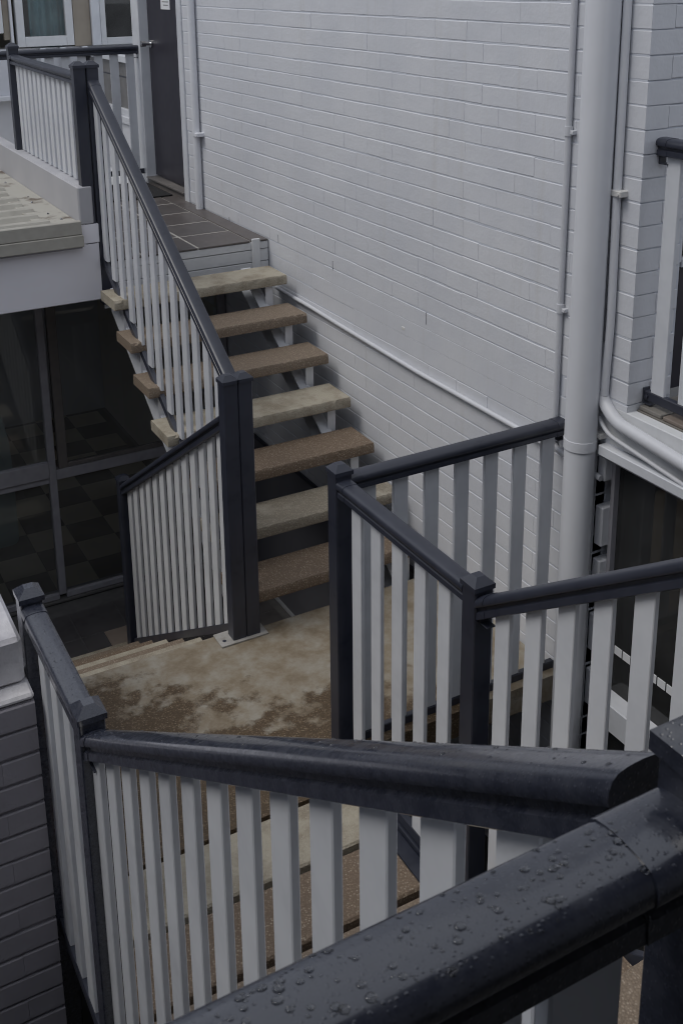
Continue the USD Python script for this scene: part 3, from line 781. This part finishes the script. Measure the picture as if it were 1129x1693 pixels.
# E: balcony on the right
XB = .088
E = thing('balcony_railing', 'level railing with wide white bars along right-hand balcony edge', 'railing')
handrail(E, (XB, -.003, 1.090), (XB, -2.3, 1.090), sleeves=(True, True))
bracket(E, XB, -.002, 1.028, 'y', -1)
part(E, 'bottom_rail', box(XB - .013, XB + .013, -2.3, -.003, ZU + .012, ZU + .050, .003), CHAR)
bracket(E, XB, -.002, ZU + .03, 'y', -1)
post(E, XB, -2.334, ZU - .03, 1.12)
for i in range(17):
    baluster(E, 'y', XB, -.066 - .1335 * i, ZU + .048, 1.05)

# ================================================================== LEFT BRICK PIER
LW = thing('left_brick_pier', 'grey painted brick pier with pale coping at the left edge', 'wall')
ZT = -.166
cap_v, cap_f = box(-3.6, -2.271, .022, 1.45, ZT - .150, ZT, .012)
part(LW, 'coping', (cap_v, cap_f), LEFTCAP)
part(LW, 'ledge_course', box(-3.6, -2.262, -.040, 1.45, ZT - .172, ZT - .1505, .008), LEFTCAP)
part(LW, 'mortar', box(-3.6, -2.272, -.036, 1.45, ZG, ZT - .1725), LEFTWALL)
for k in range(14):
    z1 = ZT - .176 - k * .0865
    x = -2.264; first = True
    while x > -3.3:
        L = .231 if (k % 2 or not first) else .11
        jz = rng.normal(0, .001)
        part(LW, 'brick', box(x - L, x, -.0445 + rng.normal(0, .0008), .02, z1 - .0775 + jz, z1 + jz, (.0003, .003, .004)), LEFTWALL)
        x -= L + .0001; first = False

# ================================================================== CANOPY, WHITE BEAM AND UPSTAND AT LEFT
EB = thing('entrance_beam', 'deep white beam over the glazed ground-floor entrance at left', 'beam')
part(EB, 'beam', box(-4.5, -1.069, 3.102, 3.30, -.135, .205, .006), BEAMP)
part(EB, 'end_block', box(-1.176, -1.0685, 3.098, 3.29, .2055, .316, .004), BEAMP)
part(EB, 'soffit', box(-4.5, -1.07, 3.301, 3.84, -.09, -.05), WHITEDULL)
UP = thing('upstand', 'pale concrete upstand carrying the side railing of the upper landing', 'upstand')
part(UP, 'kerb', box(-1.176, -1.092, 3.096, 6.2, .3165, .535, .008), UPST)
part(UP, 'skirt', box(-1.1755, -1.0915, 3.30, 6.2, -.05, .316), RENDER)
CR = thing('canopy_roof', 'cream metal canopy roof with ribs, screws and fascia gutter at left', 'roof')
part(CR, 'pan', box(-4.5, -1.178, 3.09, 6.2, .300, .318), CREAM)
part(CR, 'flashing', box(-1.40, -1.1775, 3.085, 6.2, .3185, .3345, .003), CREAMDIRT)
for i in range(16):
    y = 3.17 + .19 * i
    V = np.array([[x, y + dy, z] for x in (-4.5, -1.33 - .02 * (i % 2)) for dy, z in ((-.050, .3183), (-.026, .352), (.026, .352), (.050, .3183))])
    F = np.array([[0, 1, 5], [0, 5, 4], [1, 2, 6], [1, 6, 5], [2, 3, 7], [2, 7, 6], [0, 2, 1], [0, 3, 2], [4, 5, 6], [4, 6, 7], [0, 4, 7], [0, 7, 3]])
    part(CR, 'rib', (V, F), CREAM)
    if i in (0, 1, 3, 4, 7):
        for xo in ((-1.27,) if i % 2 else (-1.25, -1.33)):
            part(CR, 'screw', cyl((xo + rng.normal(0, .006), y + .05, .334), (xo, y + .05, .3415), .0065, 8), CHROME)
part(CR, 'fascia', box(-4.5, -1.180, 3.045, 3.0835, .275, .352, .004), CREAM)
part(CR, 'fascia', box(-4.5, -1.174, 3.038, 3.0825, .205, .2735, .004), CREAM)
part(CR, 'shadow_gap', box(-4.5, -1.18, 3.06, 3.10, .192, .2045), ALU)

# ---- glazed ground-floor wall under it
YG = 3.85
EG = thing('entrance_glazing', 'ground-floor glazed wall with grey mullions and transom under the white beam', 'window')
part(EG, 'mullion', box(-1.310, -1.262, YG - .03, YG + .03, ZG + .05, -.09, .003), ALU)
part(EG, 'mullion', box(-2.70, -2.65, YG - .03, YG + .03, ZG + .05, -.09, .003), ALU)
part(EG, 'mullion', box(-.06, -.012, YG - .03, YG + .03, ZG + .05, -.09, .003), ALU)
part(EG, 'transom', box(-1.2615, -.061, YG - .026, YG + .03, -1.545, -1.475, .003), ALU)
part(EG, 'transom', box(-2.649, -1.3105, YG - .026, YG + .03, -1.56, -1.52, .003), ALU)
part(EG, 'sash_rail', box(-2.645, -1.3105, YG - .04, YG + .01, -1.517, -1.405, .004), ALU)
part(EG, 'sash_stile', box(-1.240, -1.178, YG - .018, YG + .02, -1.474, -.09, .003), ALUDARK)
part(EG, 'sash_rail', box(-1.1775, -.062, YG - .018, YG + .02, -1.474, -1.445, .003), ALUDARK)
part(EG, 'sill', box(-2.649, -1.3105, YG - .03, YG + .03, ZG + .02, ZG + .06, .003), ALU)
part(EG, 'sill', box(-1.2615, -.061, YG - .03, YG + .03, ZG + .02, ZG + .06, .003), ALU)
part(EG, 'threshold', box(-2.70, -.012, YG - .052, YG + .05, ZG + .0006, ZG + .0195, .004), DGROUT)
for (x0, x1, z0, z1) in ((-2.645, -1.311, ZG + .06, -1.56), (-2.645, -1.311, -1.405, -.09), (-1.2615, -.061, ZG + .06, -1.545), (-1.177, -.061, -1.445, -.09)):
    part(EG, 'pane', box(x0, x1, YG - .003, YG + .003, z0 + .0005, z1 - .0005), PANE)
SF = thing('shop_floor', kind='structure')
part(SF, 'floor_bed', box(-4.5, .0, YG + .06, 8.2, ZG - .05, ZG - .004), IDARK)
for i in range(12):
    for j in range(12):
        x, y = -.39 - .30 * i, 3.955 + .303 * j
        part(SF, 'tile', box(x, x + .298, y, y + .301, ZG - .02, ZG, .001), ITILE if (i + j) % 2 else IDARK)
ROOMW = plain('room_plaster', (.58, .54, .47), (.66, .61, .54), .8, 1.3)
RM = thing('shop_room', 'dim room behind the glazed ground-floor wall', 'room')
part(RM, 'wall', join([box(-4.5, .0, 8.2, 8.3, ZG, -.09), box(.0, .05, YG + .06, 8.2, ZG, -.23)]), ROOMW)
part(RM, 'ceiling', box(-4.5, .0, YG + .04, 8.2, -.049, -.02), ROOMW)
GB = thing('screen_board', 'pale green board with rounded corner standing behind the left glass panes', 'board')
th = np.linspace(-math.pi / 2, 0, 7); cr = .05
outline = [(-1.9, -2.08)] + [(-1.492 - cr + cr * math.cos(t), -2.08 + cr + cr * math.sin(t)) for t in th] + [(-1.49, -1.50), (-1.497, -1.32), (-1.525, -1.16), (-1.56, -1.04), (-1.9, -1.0)]
n = len(outline)
V = np.array([(x, 4.09, z) for x, z in outline] + [(x, 4.115, z) for x, z in outline])
tri = trimesh.convex.convex_hull(V)
part(GB, 'board', (np.array(tri.vertices), np.array(tri.faces)), GREENBOARD)
part(GB, 'foot', box(-1.86, -1.83, 4.0, 4.2, ZG + .0005, -1.05, .003), ALU)

# ================================================================== UPPER DOORWAY
DR = thing('door', 'dark plum door with steel knob and white label on the upper landing', 'door')
XD = .06
part(DR, 'leaf', box(XD, XD + .04, 4.505, 5.30, .150, 2.20, .003), DOORP)
part(DR, 'jamb', box(-.012, .10, 4.418, 4.500, ZU - .01, 2.24, .004), WHITE)
part(DR, 'jamb', box(-.012, .10, 5.305, 5.47, ZU - .01, 2.24, .004), WHITE)
part(DR, 'stop_bead', box(.02, XD - .001, 4.5005, 4.514, .150, 2.2, .002), WHITE)
part(DR, 'threshold', join([box(-.004, .10, 4.5005, 5.304, ZU - .01, .140, .004), box(-.02, -.005, 4.51, 5.30, .128, .143, .002)]), ALUDARK)
kn = part(DR, 'knob', join([cyl((XD - .001, 5.235, 1.165), (XD - .012, 5.235, 1.165), .030, 24), cyl((XD - .012, 5.235, 1.165), (XD - .055, 5.235, 1.165), .013, 18), cyl((XD - .05, 5.235, 1.165), (XD - .085, 5.235, 1.165), .021, 20, .023)]), CHROME, smooth=40)
sg = part(DR, 'label_sign', box(XD - .003, XD - .0008, 4.80, 4.985, 1.425, 1.60, .0005), PAPER)
for k, (a, b) in enumerate(((4.83, 4.93), (4.825, 4.95), (4.84, 4.945))):
    part(sg, 'print_line', box(XD - .0038, XD - .0031, a, b, 1.452 + .024 * k, 1.459 + .024 * k), INK)
DM = thing('door_mat', 'black fibre mat lying on the slate tiles before the dark door', 'door mat')
part(DM, 'mat', box(-.62, -.03, 4.70, 5.32, ZU + .001, ZU + .012, .003), MATT)

# ---- low wall with a dark panel north of the door, far facade
LO = thing('low_side_window', 'low white-framed dark window panel beyond the far railing', 'window')
GREYP = plain('grey_panel', (.15, .145, .14), (.19, .185, .18), .35, 3)
part(LO, 'pane', box(.05, .056, 5.52, 6.95, .61, .862), GREYP)
part(LO, 'pane', box(.05, .056, 5.52, 6.95, .870, .985), GREYP)
part(LO, 'glazing_bar', box(.047, .060, 5.52, 6.95, .8625, .8695), CHAR)
for fb in (box(.02, .08, 5.475, 6.95, .986, 1.04, .003), box(.02, .08, 5.475, 6.95, .555, .609, .003), box(-.01, .10, 5.475, 6.95, .50, .5545, .003), box(.02, .08, 6.04, 6.09, .61, .985, .003), box(.02, .08, 5.475, 5.519, .61, .985, .003)):
    part(LO, 'frame_bar', fb, WHITE)
part(LO, 'wall', box(.01, .12, 5.475, 6.95, -.5, .4995), RENDER)
part(LO, 'backing', box(.13, .16, 5.475, 6.95, -.5, 1.04), OUTER)
FA = thing('far_building', 'pale far building with curtained windows at the top left', 'building')
YA = 7.0
part(FA, 'wall', join([box(-6, 3, YA + .03, YA + .25, ZG, 1.062), box(-6, 3, YA + .03, YA + .25, 2.45, 4.5), box(.60, 3, YA + .03, YA + .25, 1.062, 2.45), box(-6, -1.2, YA + .03, YA + .25, 1.062, 2.45)]), RENDER)


def window(x0, x1, z0, z1, fr=.055, glass=TINT, label=None):
    w = part(FA, 'window', join([box(x0, x0 + fr, YA - .02, YA + .05, z0, z1, .003), box(x1 - fr, x1, YA - .02, YA + .05, z0, z1, .003), box(x0 + fr, x1 - fr, YA - .018, YA + .048, z0, z0 + fr * 1.3, .003), box(x0 + fr, x1 - fr, YA - .018, YA + .048, z1 - fr, z1, .003)]), WHITEDULL, label=label)
    part(w, 'pane', box(x0 + fr, x1 - fr, YA + .012, YA + .018, z0 + fr * 1.3, z1 - fr), glass)
    return w


w1 = window(-.545, -.045, 1.075, 2.40, .066, PANE, label='window with a teal curtain')
w2 = window(.205, .595, 1.063, 2.40, .05)
window(-1.15, -.66, 1.20, 2.40, .05)
XX = np.linspace(-.40, -.09, 60)
cv = np.array([(x, YA + .12 + .018 * math.sin(x * 95) + .01 * math.sin(x * 41), z) for z in (1.0, 2.4) for x in XX])
cf = np.array([[i, i + 1, 61 + i] for i in range(59)] + [[i, 61 + i, 60 + i] for i in range(59)])
cv2 = cv + np.array([0, .004, 0]); cur = join([(cv, cf), (cv2, cf[:, ::-1])])
part(w1, 'curtain', (np.array([c for c in cur[0]]), cur[1]), TEAL, smooth=True)
part(FA, 'tan_panel', box(-.036, .118, YA - .0, YA + .06, 1.063, 2.40, .003), BROWN)
part(FA, 'tan_panel', box(-.652, -.60, YA + .01, YA + .06, 1.14, 2.40, .003), BROWN)
part(FA, 'pilaster', box(.121, .20, YA - .03, YA + .06, 1.063, 2.42, .004), WHITE)
part(FA, 'pilaster', box(-.598, -.575, YA - .02, YA + .06, 1.063, 2.42, .004), WHITE)
for x in (-.36, -.18, .02):
    part(FA, 'pilaster', box(x, x + .05, YA - .03, YA + .029, -.4, 1.06, .004), WHITE)
part(FA, 'string_course', box(-6, .7, YA - .05, YA + .029, .62, .66, .004), WHITE)
part(FA, 'room', join([box(-1.3, .7, YA + 1.2, YA + 1.25, 1.0, 2.5), box(-1.35, -1.3, YA + .3, YA + 1.2, 1.0, 2.5), box(.7, .75, YA + .3, YA + 1.2, 1.0, 2.5), box(-1.3, .7, YA + .3, YA + 1.2, 2.45, 2.5), box(-1.3, .7, YA + .3, YA + 1.2, .98, 1.0)]), DARKROOM)

# ---- unseen masses added to block sky light from the west and from behind
WS = thing('west_light_blocker', 'unseen grey mass added on the left to block sky light', 'building')
part(WS, 'wall', box(-5.9, -5.5, -4.2, 9.0, ZG, 3.4), OUTER)
WB = thing('rear_light_blocker', 'unseen wall and roof added behind the near walkway to block sky light', 'building')  # added wall and roof that hold back light from the south
part(WB, 'wall', box(-8, 3.2, -4.45, -4.21, ZG, 3.7), OUTER)
part(WB, 'blocker_roof', box(-8, 3.2, -4.2, -2.42, 2.70, 2.85), OUTER)

# ---- every thing stands at its own base: shift its origin to the foot of its bounding box
for prim in stage.GetPrimAtPath('/World').GetChildren():
    if prim.GetTypeName() != 'Xform':
        continue
    meshes = [UsdGeom.Mesh(q) for q in Usd.PrimRange(prim) if q.IsA(UsdGeom.Mesh)]
    if not meshes:
        continue
    pts = [np.array(m_.GetPointsAttr().Get(), float) for m_ in meshes]
    lo, hi = np.min([p_.min(0) for p_ in pts], 0), np.max([p_.max(0) for p_ in pts], 0)
    base = np.array([(lo[0] + hi[0]) / 2, (lo[1] + hi[1]) / 2, lo[2]])
    for m_, p_ in zip(meshes, pts):
        m_.GetPointsAttr().Set([Gf.Vec3f(*map(float, v_)) for v_ in p_ - base])
    UsdGeom.Xformable(prim).GetOrderedXformOps()[0].Set(Gf.Vec3d(*map(float, base)))
